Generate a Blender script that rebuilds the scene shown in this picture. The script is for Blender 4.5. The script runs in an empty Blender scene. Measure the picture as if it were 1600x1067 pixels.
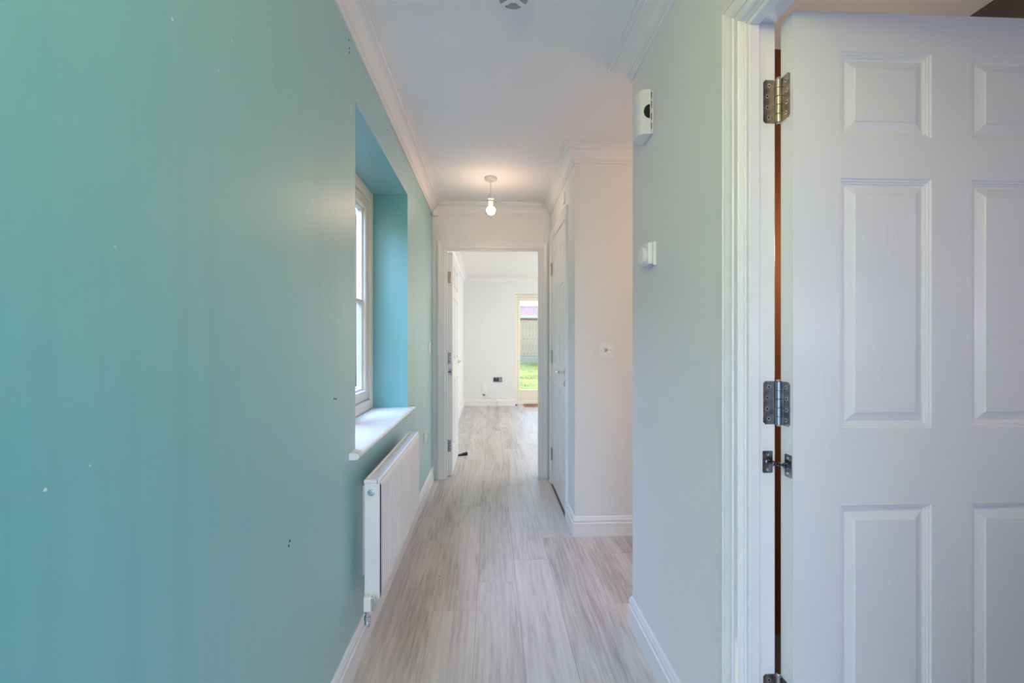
import bpy, bmesh, math, random
from mathutils import Matrix, Vector
random.seed(4)
C = bpy.context.scene.collection
PI = math.pi

# ------------------------------------------------------------------ camera, world, light
FPX = 711.0
cam_d = bpy.data.cameras.new('camera')
cam_d.sensor_width = 36.0
cam_d.lens = FPX / 1600 * 36
cam_d.clip_start = 0.02
cam = bpy.data.objects.new('camera', cam_d)
C.objects.link(cam)
cam.location = (0, 0, 1.2)
cam.rotation_euler = (PI / 2, 0, -math.atan(33 / FPX))
bpy.context.scene.camera = cam

world = bpy.data.worlds.new('world')
bpy.context.scene.world = world
world.use_nodes = True
wn = world.node_tree.nodes
wn.clear()
w_out = wn.new('ShaderNodeOutputWorld')
w_bg = wn.new('ShaderNodeBackground')
w_sky = wn.new('ShaderNodeTexSky')
w_sky.sky_type = 'NISHITA'
w_sky.sun_disc = False
w_sky.sun_elevation = math.radians(35)
w_sky.sun_rotation = math.radians(-40)
w_bg.inputs['Strength'].default_value = 0.38
world.node_tree.links.new(w_sky.outputs[0], w_bg.inputs['Color'])
world.node_tree.links.new(w_bg.outputs[0], w_out.inputs['Surface'])

def lamp(name, kind, loc, rot, energy, color, **kw):
    d = bpy.data.lights.new(name, kind)
    d.energy = energy
    d.color = color
    for k, v in kw.items():
        setattr(d, k, v)
    o = bpy.data.objects.new(name, d)
    C.objects.link(o)
    o.location = loc
    o.rotation_euler = rot
    return o

# low sun beyond the end of the garden
lamp('sun', 'SUN', (-6, 16, 9), Vector((-0.55, 0.65, 0.60)).to_track_quat('Z', 'Y').to_euler(), 3.2, (1.0, 0.93, 0.80), angle=0.01)
# daylight through the open front door behind the photographer, aimed upwards to brighten the ceiling, and the lamp hanging there
lamp('front_door_daylight', 'AREA', (0.02, -0.29, 0.70), (math.radians(108), 0, 0), 4.4, (0.24, 0.47, 1.0), shape='RECTANGLE', size=0.9, size_y=1.2)
lamp('entrance_lamp', 'POINT', (-0.22, -0.20, 1.98), (0, 0, 0), 15.2, (1.0, 0.71, 0.27), shadow_soft_size=0.12)
# daylight outside the hall window, falling steeply from the sky
lamp('hall_window_daylight', 'AREA', (-1.32, 2.25, 2.80), (0, math.radians(-42), 0), 125, (0.36, 0.54, 1.0), shape='RECTANGLE', size=1.2, size_y=1.6)
# added fill that brightens the living room; its unseen side wall has no window
lamp('living_room_fill', 'AREA', (3.5, 6.3, 1.4), (0, PI / 2, 0), 49, (1.0, 0.99, 0.98), shape='RECTANGLE', size=1.7, size_y=2.6)
# lamp round the corner in the side passage, then two unseen fills added in the cloakroom, before and behind the door
lamp('side_passage_lamp', 'POINT', (2.10, 2.15, 1.85), (0, 0, 0), 9.5, (1.0, 0.63, 0.44), shadow_soft_size=0.18)
lamp('cloakroom_door_fill', 'POINT', (1.35, 0.15, 1.25), (0, 0, 0), 2.9, (0.64, 0.66, 1.0), shadow_soft_size=0.08)
lamp('cloakroom_back_fill', 'POINT', (1.25, 1.50, 1.55), (0, 0, 0), 3.4, (1.0, 0.88, 0.70), shadow_soft_size=0.05)

vs = bpy.context.scene.view_settings
vs.view_transform = 'Standard'
vs.look = 'None'
vs.gamma = 1.0
vs.use_curve_mapping = False
vs.exposure = 0.66

# ------------------------------------------------------------------ materials
def srgb(r, g, b):
    f = lambda c: (c / 255 / 12.92) if c / 255 <= 0.04045 else ((c / 255 + 0.055) / 1.055) ** 2.4
    return (f(r), f(g), f(b), 1)

def mat(name, col, rough=0.5, metal=0.0, var=0.0, vscale=6.0, bump=0.0, bscale=80.0, stretch=(1, 1, 1), spec=0.5, world_co=False):
    m = bpy.data.materials.new(name)
    m.use_nodes = True
    nt = m.node_tree
    n, l = nt.nodes, nt.links
    b = n['Principled BSDF']
    b.inputs['Base Color'].default_value = col
    b.inputs['Roughness'].default_value = rough
    b.inputs['Metallic'].default_value = metal
    b.inputs['Specular IOR Level'].default_value = spec
    if world_co:
        src = n.new('ShaderNodeNewGeometry').outputs['Position']
    else:
        src = n.new('ShaderNodeTexCoord').outputs['Object']
    mp = n.new('ShaderNodeMapping')
    mp.inputs['Scale'].default_value = stretch
    l.new(src, mp.inputs['Vector'])
    if var > 0:
        t = n.new('ShaderNodeTexNoise')
        t.inputs['Scale'].default_value = vscale
        t.inputs['Detail'].default_value = 5
        l.new(mp.outputs[0], t.inputs['Vector'])
        r = n.new('ShaderNodeMapRange')
        r.inputs['From Min'].default_value = 0.3
        r.inputs['From Max'].default_value = 0.7
        r.inputs['To Min'].default_value = 1 - var
        r.inputs['To Max'].default_value = 1 + var
        l.new(t.outputs['Fac'], r.inputs['Value'])
        h = n.new('ShaderNodeHueSaturation')
        h.inputs['Color'].default_value = col
        l.new(r.outputs[0], h.inputs['Value'])
        l.new(h.outputs[0], b.inputs['Base Color'])
    if bump > 0:
        t2 = n.new('ShaderNodeTexNoise')
        t2.inputs['Scale'].default_value = bscale
        t2.inputs['Detail'].default_value = 4
        l.new(mp.outputs[0], t2.inputs['Vector'])
        bp = n.new('ShaderNodeBump')
        bp.inputs['Strength'].default_value = bump
        bp.inputs['Distance'].default_value = 0.002
        l.new(t2.outputs['Fac'], bp.inputs['Height'])
        l.new(bp.outputs[0], b.inputs['Normal'])
    return m

M = {}
M['white_wall'] = mat('white_wall_paint', (0.83, 0.83, 0.82, 1), 0.75, var=0.012, vscale=3, bump=0.10, bscale=220, spec=0.3, world_co=True)
M['ceiling'] = mat('ceiling_paint', (0.88, 0.88, 0.88, 1), 0.85, var=0.01, vscale=2, bump=0.06, bscale=160, spec=0.2, world_co=True)
M['gloss'] = mat('white_satin_woodwork', (0.86, 0.855, 0.85, 1), 0.30, bump=0.03, bscale=60)
M['coving'] = mat('coving_plaster', (0.86, 0.85, 0.84, 1), 0.6, spec=0.3)
M['grain_v'] = mat('door_paint_upright_grain', (0.83, 0.83, 0.835, 1), 0.36, bump=0.16, bscale=9, stretch=(22, 22, 1.2))
M['grain_h'] = mat('door_paint_level_grain', (0.83, 0.83, 0.835, 1), 0.36, bump=0.16, bscale=9, stretch=(1.2, 22, 22))
M['brown_wall'] = mat('dark_brown_wall_paint', srgb(100, 88, 84), 0.8, var=0.04, world_co=True)
M['cream'] = mat('cream_frame', srgb(238, 232, 216), 0.35, spec=0.5)
M['pvc'] = mat('white_plastic', srgb(240, 240, 238), 0.32)
M['vent_grey'] = mat('vent_mesh_grey', srgb(168, 160, 154), 0.6)
M['pvc_grey'] = mat('grey_plastic', srgb(120, 120, 122), 0.4)
M['black'] = mat('black_rubber', srgb(26, 26, 28), 0.6)
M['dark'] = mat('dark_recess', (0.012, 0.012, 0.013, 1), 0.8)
M['chrome'] = mat('chrome', (0.80, 0.80, 0.82, 1), 0.16, metal=1.0)
M['steel'] = mat('worn_steel', (0.27, 0.25, 0.24, 1), 0.22, metal=1.0, var=0.45, vscale=55)
M['knuckle'] = mat('polished_knuckle_steel', (0.55, 0.53, 0.52, 1), 0.20, metal=1.0)
M['chain'] = mat('dark_chain_steel', (0.10, 0.10, 0.11, 1), 0.35, metal=1.0)
M['screw'] = mat('screw_steel', (0.72, 0.70, 0.68, 1), 0.25, metal=1.0)
M['radiator'] = mat('radiator_enamel', (0.84, 0.84, 0.835, 1), 0.25)
M['coir'] = mat('coir_mat', srgb(176, 128, 88), 0.95, var=0.4, vscale=50, bump=0.8, bscale=300)
M['wood_wall'] = mat('orange_brown_wall', srgb(132, 74, 32), 0.8, var=0.15, vscale=3, world_co=True)
M['brick'] = None

def teal_material():
    m = bpy.data.materials.new('teal_wall_paint')
    m.use_nodes = True
    nt = m.node_tree
    n, l = nt.nodes, nt.links
    b = n['Principled BSDF']
    pos = n.new('ShaderNodeNewGeometry').outputs['Position']
    # roller streaks running up the wall, and larger cloudy coverage differences
    mp = n.new('ShaderNodeMapping'); mp.inputs['Scale'].default_value = (1, 9, 0.35)
    l.new(pos, mp.inputs['Vector'])
    t = n.new('ShaderNodeTexNoise'); t.inputs['Scale'].default_value = 2.4; t.inputs['Detail'].default_value = 6
    l.new(mp.outputs[0], t.inputs['Vector'])
    t2 = n.new('ShaderNodeTexNoise'); t2.inputs['Scale'].default_value = 1.3; t2.inputs['Detail'].default_value = 3
    l.new(pos, t2.inputs['Vector'])
    mx = n.new('ShaderNodeMath'); mx.operation = 'ADD'
    l.new(t.outputs['Fac'], mx.inputs[0]); l.new(t2.outputs['Fac'], mx.inputs[1])
    cr = n.new('ShaderNodeValToRGB')
    cr.color_ramp.elements[0].position = 0.70; cr.color_ramp.elements[0].color = TEAL_A
    cr.color_ramp.elements[1].position = 1.30; cr.color_ramp.elements[1].color = TEAL_B
    l.new(mx.outputs[0], cr.inputs[0])
    # a long shallow filler line across the wall
    sx = n.new('ShaderNodeSeparateXYZ'); l.new(pos, sx.inputs[0])
    def math_(op, a, bb=None, c=None):
        k = n.new('ShaderNodeMath'); k.operation = op
        for i, v in enumerate((a, bb, c)):
            if v is None: continue
            if isinstance(v, (int, float)): k.inputs[i].default_value = v
            else: l.new(v, k.inputs[i])
        return k.outputs[0]
    y0, z0, y1, z1 = 0.507, 1.034, 0.88, 1.024
    slope = (z1 - z0) / (y1 - y0)
    tw = n.new('ShaderNodeTexNoise'); tw.inputs['Scale'].default_value = 7; l.new(pos, tw.inputs['Vector'])
    wob = math_('MULTIPLY', math_('SUBTRACT', tw.outputs['Fac'], 0.5), 0.03)
    zl = math_('ADD', math_('MULTIPLY_ADD', math_('SUBTRACT', sx.outputs['Y'], y0), slope, z0), wob)
    dist = math_('ABSOLUTE', math_('SUBTRACT', sx.outputs['Z'], zl))
    band = math_('SUBTRACT', 1.0, math_('MINIMUM', math_('DIVIDE', dist, 0.004), 1.0))
    inside = math_('MULTIPLY', math_('GREATER_THAN', sx.outputs['Y'], 0.40), math_('LESS_THAN', sx.outputs['Y'], 0.92))
    band = math_('MULTIPLY', band, inside)
    mixc = n.new('ShaderNodeMix'); mixc.data_type = 'RGBA'
    l.new(math_('MULTIPLY', band, 0.14), mixc.inputs['Factor'])
    l.new(cr.outputs[0], mixc.inputs['A']); mixc.inputs['B'].default_value = srgb(80, 140, 140)
    l.new(mixc.outputs['Result'], b.inputs['Base Color'])
    bn = n.new('ShaderNodeTexNoise'); bn.inputs['Scale'].default_value = 260; l.new(pos, bn.inputs['Vector'])
    bsum = math_('ADD', math_('MULTIPLY', bn.outputs['Fac'], 0.6), math_('MULTIPLY', t.outputs['Fac'], 0.8))
    bp = n.new('ShaderNodeBump'); bp.inputs['Strength'].default_value = 0.18; bp.inputs['Distance'].default_value = 0.002
    l.new(bsum, bp.inputs['Height']); l.new(bp.outputs[0], b.inputs['Normal'])
    rr = n.new('ShaderNodeMapRange'); rr.inputs['From Min'].default_value = 0.7; rr.inputs['From Max'].default_value = 1.3
    rr.inputs['To Min'].default_value = 0.36; rr.inputs['To Max'].default_value = 0.44
    b.inputs['Specular IOR Level'].default_value = 0.8
    b.inputs['Sheen Weight'].default_value = 0.40
    b.inputs['Sheen Roughness'].default_value = 0.45
    b.inputs['Coat Weight'].default_value = 1.0
    b.inputs['Coat Roughness'].default_value = 0.47
    b.inputs['Coat IOR'].default_value = 2.1
    l.new(mx.outputs[0], rr.inputs['Value']); l.new(rr.outputs[0], b.inputs['Roughness'])
    return m
TEAL_A = srgb(66, 162, 164)
TEAL_B = srgb(82, 173, 174)
M['teal'] = teal_material()

def plank_material():
    m = bpy.data.materials.new('grey_oak_laminate')
    m.use_nodes = True
    nt = m.node_tree
    n, l = nt.nodes, nt.links
    b = n['Principled BSDF']
    co = n.new('ShaderNodeTexCoord').outputs['Object']
    oi = n.new('ShaderNodeObjectInfo')
    off = n.new('ShaderNodeVectorMath'); off.operation = 'SCALE'
    off.inputs[0].default_value = (37, 91, 13)
    l.new(oi.outputs['Random'], off.inputs['Scale'])
    add = n.new('ShaderNodeVectorMath'); add.operation = 'ADD'
    l.new(co, add.inputs[0]); l.new(off.outputs[0], add.inputs[1])
    def noise(scale, stretch, detail, dist=0.0):
        mp = n.new('ShaderNodeMapping'); mp.inputs['Scale'].default_value = stretch
        l.new(add.outputs[0], mp.inputs['Vector'])
        t = n.new('ShaderNodeTexNoise'); t.inputs['Scale'].default_value = scale
        t.inputs['Detail'].default_value = detail; t.inputs['Distortion'].default_value = dist
        l.new(mp.outputs[0], t.inputs['Vector'])
        return t.outputs['Fac']
    broad = noise(4.0, (1.9, 0.22, 1), 4, 0.8)      # cathedral bands
    fine = noise(16, (15.0, 0.55, 1), 6, 0.3)        # fibres
    cross = noise(60, (1, 8, 1), 2)                 # faint saw marks across the board
    mp = n.new('ShaderNodeMapping'); mp.inputs['Scale'].default_value = (1.0, 0.10, 1)
    l.new(add.outputs[0], mp.inputs['Vector'])
    wv = n.new('ShaderNodeTexWave'); wv.wave_type = 'BANDS'; wv.bands_direction = 'X'
    wv.inputs['Scale'].default_value = 11; wv.inputs['Distortion'].default_value = 9
    wv.inputs['Detail'].default_value = 3; wv.inputs['Detail Scale'].default_value = 1.4
    l.new(mp.outputs[0], wv.inputs['Vector'])
    def mm(op, a, bb):
        k = n.new('ShaderNodeMath'); k.operation = op
        for i, v in enumerate((a, bb)):
            if isinstance(v, (int, float)): k.inputs[i].default_value = v
            else: l.new(v, k.inputs[i])
        return k.outputs[0]
    fig = noise(2.6, (1.6, 0.13, 1), 2, 0.2)
    rings = mm('SINE', mm('MULTIPLY', fig, 95.0), 0.0)
    where = noise(3.0, (1.2, 0.25, 1), 2)
    figure = mm('MULTIPLY', mm('MULTIPLY', rings, mm('SUBTRACT', where, 0.22)), 0.13)
    s = mm('ADD', mm('MULTIPLY', broad, 0.52), mm('MULTIPLY', fine, 0.42))
    s = mm('ADD', s, mm('MULTIPLY', wv.outputs['Fac'], 0.07))
    s = mm('ADD', s, mm('MULTIPLY', cross, 0.04))
    s = mm('ADD', s, figure)
    s = mm('ADD', s, mm('MULTIPLY', mm('SUBTRACT', oi.outputs['Random'], 0.5), 0.10))
    cr = n.new('ShaderNodeValToRGB')
    e = cr.color_ramp.elements
    e[0].position = 0.30; e[0].color = srgb(164, 155, 150)
    e[1].position = 0.78; e[1].color = srgb(224, 218, 214)
    k = cr.color_ramp.elements.new(0.52); k.color = srgb(206, 198, 193)
    l.new(s, cr.inputs[0])
    l.new(cr.outputs[0], b.inputs['Base Color'])
    b.inputs['Roughness'].default_value = 0.38
    bp = n.new('ShaderNodeBump'); bp.inputs['Strength'].default_value = 0.12; bp.inputs['Distance'].default_value = 0.001
    l.new(s, bp.inputs['Height']); l.new(bp.outputs[0], b.inputs['Normal'])
    return m
M['plank'] = plank_material()
M['subfloor'] = mat('floor_joint', srgb(120, 112, 106), 0.8)

def emit(name, col, strength):
    m = bpy.data.materials.new(name)
    m.use_nodes = True
    n, l = m.node_tree.nodes, m.node_tree.links
    b = n['Principled BSDF']
    b.inputs['Base Color'].default_value = (0.9, 0.9, 0.88, 1)
    b.inputs['Emission Color'].default_value = col
    b.inputs['Emission Strength'].default_value = strength
    return m
M['bulb'] = emit('lit_bulb_glass', (1.0, 0.66, 0.45, 1), 74)

def glass(name):
    m = bpy.data.materials.new(name)
    m.use_nodes = True
    n, l = m.node_tree.nodes, m.node_tree.links
    n.remove(n['Principled BSDF'])
    out = n['Material Output']
    tr = n.new('ShaderNodeBsdfTransparent'); tr.inputs['Color'].default_value = (0.97, 0.985, 0.98, 1)
    gl = n.new('ShaderNodeBsdfGlossy'); gl.inputs['Roughness'].default_value = 0.02
    # reflectance that grows towards grazing angles, the same from either side of the pane
    lw = n.new('ShaderNodeLayerWeight')
    pw = n.new('ShaderNodeMath'); pw.operation = 'POWER'; pw.inputs[1].default_value = 5
    ma = n.new('ShaderNodeMath'); ma.operation = 'MULTIPLY_ADD'; ma.inputs[1].default_value = 0.5; ma.inputs[2].default_value = 0.03
    l.new(lw.outputs['Facing'], pw.inputs[0]); l.new(pw.outputs[0], ma.inputs[0])
    mx = n.new('ShaderNodeMixShader')
    l.new(ma.outputs[0], mx.inputs[0]); l.new(tr.outputs[0], mx.inputs[1]); l.new(gl.outputs[0], mx.inputs[2])
    l.new(mx.outputs[0], out.inputs['Surface'])
    return m
M['glass'] = glass('window_glass')

def brick_material():
    m = bpy.data.materials.new('neighbour_brick')
    m.use_nodes = True
    n, l = m.node_tree.nodes, m.node_tree.links
    b = n['Principled BSDF']
    pos = n.new('ShaderNodeNewGeometry').outputs['Position']
    sx = n.new('ShaderNodeSeparateXYZ'); l.new(pos, sx.inputs[0])
    cb = n.new('ShaderNodeCombineXYZ')
    sm = n.new('ShaderNodeMath'); sm.operation = 'ADD'
    l.new(sx.outputs['X'], sm.inputs[0]); l.new(sx.outputs['Y'], sm.inputs[1])
    l.new(sm.outputs[0], cb.inputs[0]); l.new(sx.outputs['Z'], cb.inputs[1])
    t = n.new('ShaderNodeTexBrick')
    t.inputs['Scale'].default_value = 1.0
    t.inputs['Brick Width'].default_value = 0.225; t.inputs['Row Height'].default_value = 0.075
    t.inputs['Mortar Size'].default_value = 0.005
    t.inputs['Color1'].default_value = srgb(176, 132, 118); t.inputs['Color2'].default_value = srgb(150, 116, 108)
    t.inputs['Mortar'].default_value = srgb(196, 190, 182)
    l.new(cb.outputs[0], t.inputs['Vector']); l.new(t.outputs['Color'], b.inputs['Base Color'])
    b.inputs['Roughness'].default_value = 0.9
    return m
M['brick'] = brick_material()
M['fence'] = mat('weathered_fence_board', srgb(228, 200, 180), 0.9, var=0.2, vscale=6, stretch=(6, 6, 0.6))
M['concrete'] = mat('concrete_board', srgb(214, 200, 188), 0.9, var=0.1)
M['roof_tile'] = mat('pinkish_roof_tile', srgb(226, 190, 192), 0.85, var=0.15, vscale=12)
M['gutter'] = mat('pale_gutter', srgb(214, 216, 218), 0.5)
M['grass'] = mat('sunlit_grass', srgb(216, 222, 160), 0.9, var=0.5, vscale=0.9)  # broad tone variation paints dappled shadows into the grass
M['soil'] = mat('lawn_ground', srgb(190, 206, 130), 0.95, var=0.5, vscale=0.9)  # dappled shadows put into the ground colour the same way
M['paving'] = mat('patio_slab', srgb(170, 164, 156), 0.9, var=0.08)

# ------------------------------------------------------------------ mesh helpers
def new_obj(name, bm, m, parent=None, recalc=True, smooth=False, label=None, cat=None, group=None, kind=None):
    if recalc:
        bmesh.ops.recalc_face_normals(bm, faces=bm.faces)
    if bm.verts:
        lo = [min(v.co[i] for v in bm.verts) for i in range(3)]
        hi = [max(v.co[i] for v in bm.verts) for i in range(3)]
        c = Vector(((lo[0] + hi[0]) / 2, (lo[1] + hi[1]) / 2, lo[2]))
    else:
        c = Vector((0, 0, 0))
    for v in bm.verts:
        v.co -= c
    me = bpy.data.meshes.new(name)
    if smooth:
        for f in bm.faces:
            f.smooth = True
    bm.to_mesh(me)
    bm.free()
    for mm in (m if isinstance(m, (list, tuple)) else [m]):
        me.materials.append(mm)
    if smooth:
        try:
            me.set_sharp_from_angle(angle=math.radians(35))
        except Exception:
            pass
    o = bpy.data.objects.new(name, me)
    C.objects.link(o)
    o.location = c
    attach(o, parent)
    tag(o, label, cat, group, kind)
    return o

def world_mat(o):
    b = Matrix.LocRotScale(o.location, o.rotation_euler, o.scale)
    if o.parent:
        return world_mat(o.parent) @ o.matrix_parent_inverse @ b
    return b

def attach(o, parent):
    if parent is not None:
        o.parent = parent
        o.matrix_parent_inverse = world_mat(parent).inverted()

def tag(o, label=None, cat=None, group=None, kind=None):
    if label: o['label'] = label
    if cat: o['category'] = cat
    if group: o['group'] = group
    if kind: o['kind'] = kind
    return o

def empty(name, loc, label=None, cat=None, group=None, kind=None, parent=None):
    o = bpy.data.objects.new(name, None)
    o.empty_display_size = 0.05
    C.objects.link(o)
    o.location = loc
    attach(o, parent)
    return tag(o, label, cat, group, kind)

def B():
    return bmesh.new()

def box(bm, x0, x1, y0, y1, z0, z1, bev=0.0, seg=1):
    g = bmesh.ops.create_cube(bm, size=1.0)
    vs_ = g['verts']
    for v in vs_:
        v.co = Vector(((x0 + x1) / 2 + v.co.x * (x1 - x0), (y0 + y1) / 2 + v.co.y * (y1 - y0), (z0 + z1) / 2 + v.co.z * (z1 - z0)))
    if bev > 0:
        ed = list({e for v in vs_ for e in v.link_edges})
        bmesh.ops.bevel(bm, geom=ed, offset=bev, segments=seg, affect='EDGES', profile=0.5)
    return bm

def frame_axes(axis):
    w = Vector(axis).normalized()
    u = w.orthogonal().normalized()
    v = w.cross(u)
    return u, v, w

def lathe(bm, p, axis, prof, seg=24, caps=True):
    """prof: list of (radius, height along axis) from p."""
    p = Vector(p)
    u, v, w = frame_axes(axis)
    rings = []
    for r, h in prof:
        rings.append([bm.verts.new(p + w * h + (u * math.cos(2 * PI * i / seg) + v * math.sin(2 * PI * i / seg)) * max(r, 1e-5)) for i in range(seg)])
    for a, b in zip(rings, rings[1:]):
        for i in range(seg):
            bm.faces.new((a[i], a[(i + 1) % seg], b[(i + 1) % seg], b[i]))
    if caps:
        bm.faces.new(rings[0][::-1])
        bm.faces.new(rings[-1])
    return bm

def cyl(bm, p0, p1, r, seg=16):
    d = Vector(p1) - Vector(p0)
    return lathe(bm, p0, d, [(r, 0), (r, d.length)], seg)

def prism(bm, origin, u, v, n, pts, t):
    """polygon pts in (u,v) extruded by t along n."""
    o, u, v, n = Vector(origin), Vector(u), Vector(v), Vector(n)
    a = [bm.verts.new(o + u * x + v * y) for x, y in pts]
    b = [bm.verts.new(o + u * x + v * y + n * t) for x, y in pts]
    bm.faces.new(a[::-1])
    bm.faces.new(b)
    k = len(pts)
    for i in range(k):
        bm.faces.new((a[i], a[(i + 1) % k], b[(i + 1) % k], b[i]))
    return bm

def rrect(x0, x1, y0, y1, r, seg=4):
    pts = []
    for cx, cy, a0 in ((x1 - r, y1 - r, 0), (x0 + r, y1 - r, 90), (x0 + r, y0 + r, 180), (x1 - r, y0 + r, 270)):
        for i in range(seg + 1):
            a = math.radians(a0 + 90 * i / seg)
            pts.append((cx + r * math.cos(a), cy + r * math.sin(a)))
    return pts

def tube(bm, pts, r, seg=10):
    pts = [Vector(p) for p in pts]
    rings = []
    up = None
    for i, p in enumerate(pts):
        d = (pts[min(i + 1, len(pts) - 1)] - pts[max(i - 1, 0)]).normalized()
        if up is None:
            up = d.orthogonal().normalized()
        up = (up - d * up.dot(d)).normalized()
        s = d.cross(up)
        rings.append([bm.verts.new(p + (up * math.cos(2 * PI * k / seg) + s * math.sin(2 * PI * k / seg)) * r) for k in range(seg)])
    for a, b in zip(rings, rings[1:]):
        for i in range(seg):
            bm.faces.new((a[i], a[(i + 1) % seg], b[(i + 1) % seg], b[i]))
    bm.faces.new(rings[0][::-1])
    bm.faces.new(rings[-1])
    return bm

def sweep(bm, path, N, prof, closed_prof=True):
    """profile (a along side, b along N) along a mitred path; side = N x direction."""
    P = [Vector(p) for p in path]
    N = Vector(N)
    rings = []
    for i, p in enumerate(P):
        d0 = (P[i] - P[i - 1]).normalized() if i > 0 else None
        d1 = (P[i + 1] - P[i]).normalized() if i < len(P) - 1 else None
        s0 = N.cross(d0) if d0 else N.cross(d1)
        s1 = N.cross(d1) if d1 else s0
        m = (s0 + s1)
        m = m / max(0.2, (m.length_squared / 2))
        rings.append([bm.verts.new(p + m * a + N * b) for a, b in prof])
    k = len(prof)
    for a, b in zip(rings, rings[1:]):
        for i in range(k):
            bm.faces.new((a[i], a[(i + 1) % k], b[(i + 1) % k], b[i]))
    bm.faces.new(rings[0][::-1])
    bm.faces.new(rings[-1])
    return bm

def wall_mesh(bm, axis, t0, t1, u0, u1, z0, z1, openings=()):
    """wall slab between t0..t1 across its thickness, running u0..u1, with rectangular openings (ua,ub,za,zb)."""
    us = sorted({u0, u1, *[o[0] for o in openings], *[o[1] for o in openings]})
    zs = sorted({z0, z1, *[o[2] for o in openings], *[o[3] for o in openings]})
    us = [u for u in us if u0 <= u <= u1]
    zs = [z for z in zs if z0 <= z <= z1]
    def filled(i, j):
        if not (0 <= i < len(us) - 1 and 0 <= j < len(zs) - 1):
            return False
        cu, cz = (us[i] + us[i + 1]) / 2, (zs[j] + zs[j + 1]) / 2
        return not any(o[0] < cu < o[1] and o[2] < cz < o[3] for o in openings)
    cache = {}
    def V(t, u, z):
        k = (t, u, z)
        if k not in cache:
            cache[k] = bm.verts.new((t, u, z) if axis == 'Y' else (u, t, z))
        return cache[k]
    for i in range(len(us) - 1):
        for j in range(len(zs) - 1):
            if not filled(i, j):
                continue
            a, b, c, d = us[i], us[i + 1], zs[j], zs[j + 1]
            for t in (t0, t1):
                bm.faces.new((V(t, a, c), V(t, b, c), V(t, b, d), V(t, a, d)))
            if not filled(i - 1, j): bm.faces.new((V(t0, a, c), V(t1, a, c), V(t1, a, d), V(t0, a, d)))
            if not filled(i + 1, j): bm.faces.new((V(t0, b, c), V(t1, b, c), V(t1, b, d), V(t0, b, d)))
            if not filled(i, j - 1): bm.faces.new((V(t0, a, c), V(t1, a, c), V(t1, b, c), V(t0, b, c)))
            if not filled(i, j + 1): bm.faces.new((V(t0, a, d), V(t1, a, d), V(t1, b, d), V(t0, b, d)))
    return bm

# ------------------------------------------------------------------ key dimensions (metres)
XL = -0.507        # teal wall face
XR = 0.600         # near white wall face
XC = 0.519         # cupboard wall face
YE = 1.902         # end of the near white wall
YR = 2.790         # return wall face
YF = 3.993         # far wall face (hall side)
YL = 4.073         # far wall face (living room side)
YB = 8.500         # living room back wall face
HC = 2.400         # ceiling
WIN = (1.728, 2.800, 0.797, 2.095)
OP2 = (-0.392, 0.428, 2.006)      # far doorway clear opening
OP3 = (3.105, 3.806, 2.045)       # cupboard doorway clear opening
OP1 = (0.268, 1.050, 1.955)       # near doorway clear opening
LT = 0.028                        # lining thickness
PX = (0.455, 2.30, 0.0, 2.10)     # patio door opening
S = 'structure'

# ------------------------------------------------------------------ structure
bm = wall_mesh(B(), 'Y', XL - 0.30, XL, -0.40, YF + 0.04, 0, HC, [WIN])
wall_left = new_obj('wall_left', bm, M['teal'], kind=S, label='teal painted hall wall with window recess and streaky roller marks', cat='wall')
bm = wall_mesh(B(), 'Y', XR, XR + 0.074, -0.40, YE, 0, HC, [(OP1[0] - LT, OP1[1] + LT, 0, OP1[2] + LT)])
new_obj('wall_right', bm, M['white_wall'], kind=S, label='near white hall wall carrying door chime and thermostat', cat='wall')
bm = wall_mesh(B(), 'X', YE - 0.04, YE, XR + 0.08, 3.1, 0, HC)
new_obj('wall_side_passage', bm, M['white_wall'], kind=S, label='white wall forming the near side of the side passage', cat='wall')
bm = wall_mesh(B(), 'Y', 3.0, 3.1, YE, YR, 0, HC)
new_obj('wall_passage_end', bm, M['white_wall'], kind=S, label='white end wall of the side passage', cat='wall')
bm = wall_mesh(B(), 'X', YR, YR + 0.08, XC, 3.1, 0, HC)
new_obj('wall_return', bm, M['white_wall'], kind=S, label='white return wall facing the camera with one square switch plate', cat='wall')
bm = wall_mesh(B(), 'Y', XC, XC + 0.08, YR + 0.08, YF, 0, HC, [(OP3[0] - LT, OP3[1] + LT, 0, OP3[2] + LT)])
new_obj('wall_cupboard', bm, M['white_wall'], kind=S, label='white wall around the closed cupboard door', cat='wall')
bm = wall_mesh(B(), 'X', YF, YL, XL - 0.10, 3.75, 0, HC, [(OP2[0] - LT, OP2[1] + LT, 0, OP2[2] + LT)])
new_obj('wall_far', bm, M['white_wall'], kind=S, label='white end wall of hall around the open doorway', cat='wall')
bm = wall_mesh(B(), 'X', -0.42, -0.32, XL - 0.3, 1.9, 0, HC, [(-0.45, 0.5, 0, 2.1)])
new_obj('wall_front', bm, M['white_wall'], kind=S, label='white front wall behind the camera with the entrance opening', cat='wall')
# cloakroom behind the near door
bm = wall_mesh(B(), 'X', YE - 0.085, YE - 0.04, XR + 0.08, 1.86, 0, HC)
new_obj('wall_cloakroom_far', bm, M['wood_wall'], kind=S, label='orange brown wall seen through the hinge gap of the near door', cat='wall')
bm = wall_mesh(B(), 'Y', 1.765, 1.86, -0.40, YE - 0.085, 0, HC)
new_obj('wall_cloakroom_side', bm, M['brown_wall'], kind=S, label='dark brown cloakroom wall above the open near door', cat='wall')
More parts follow.
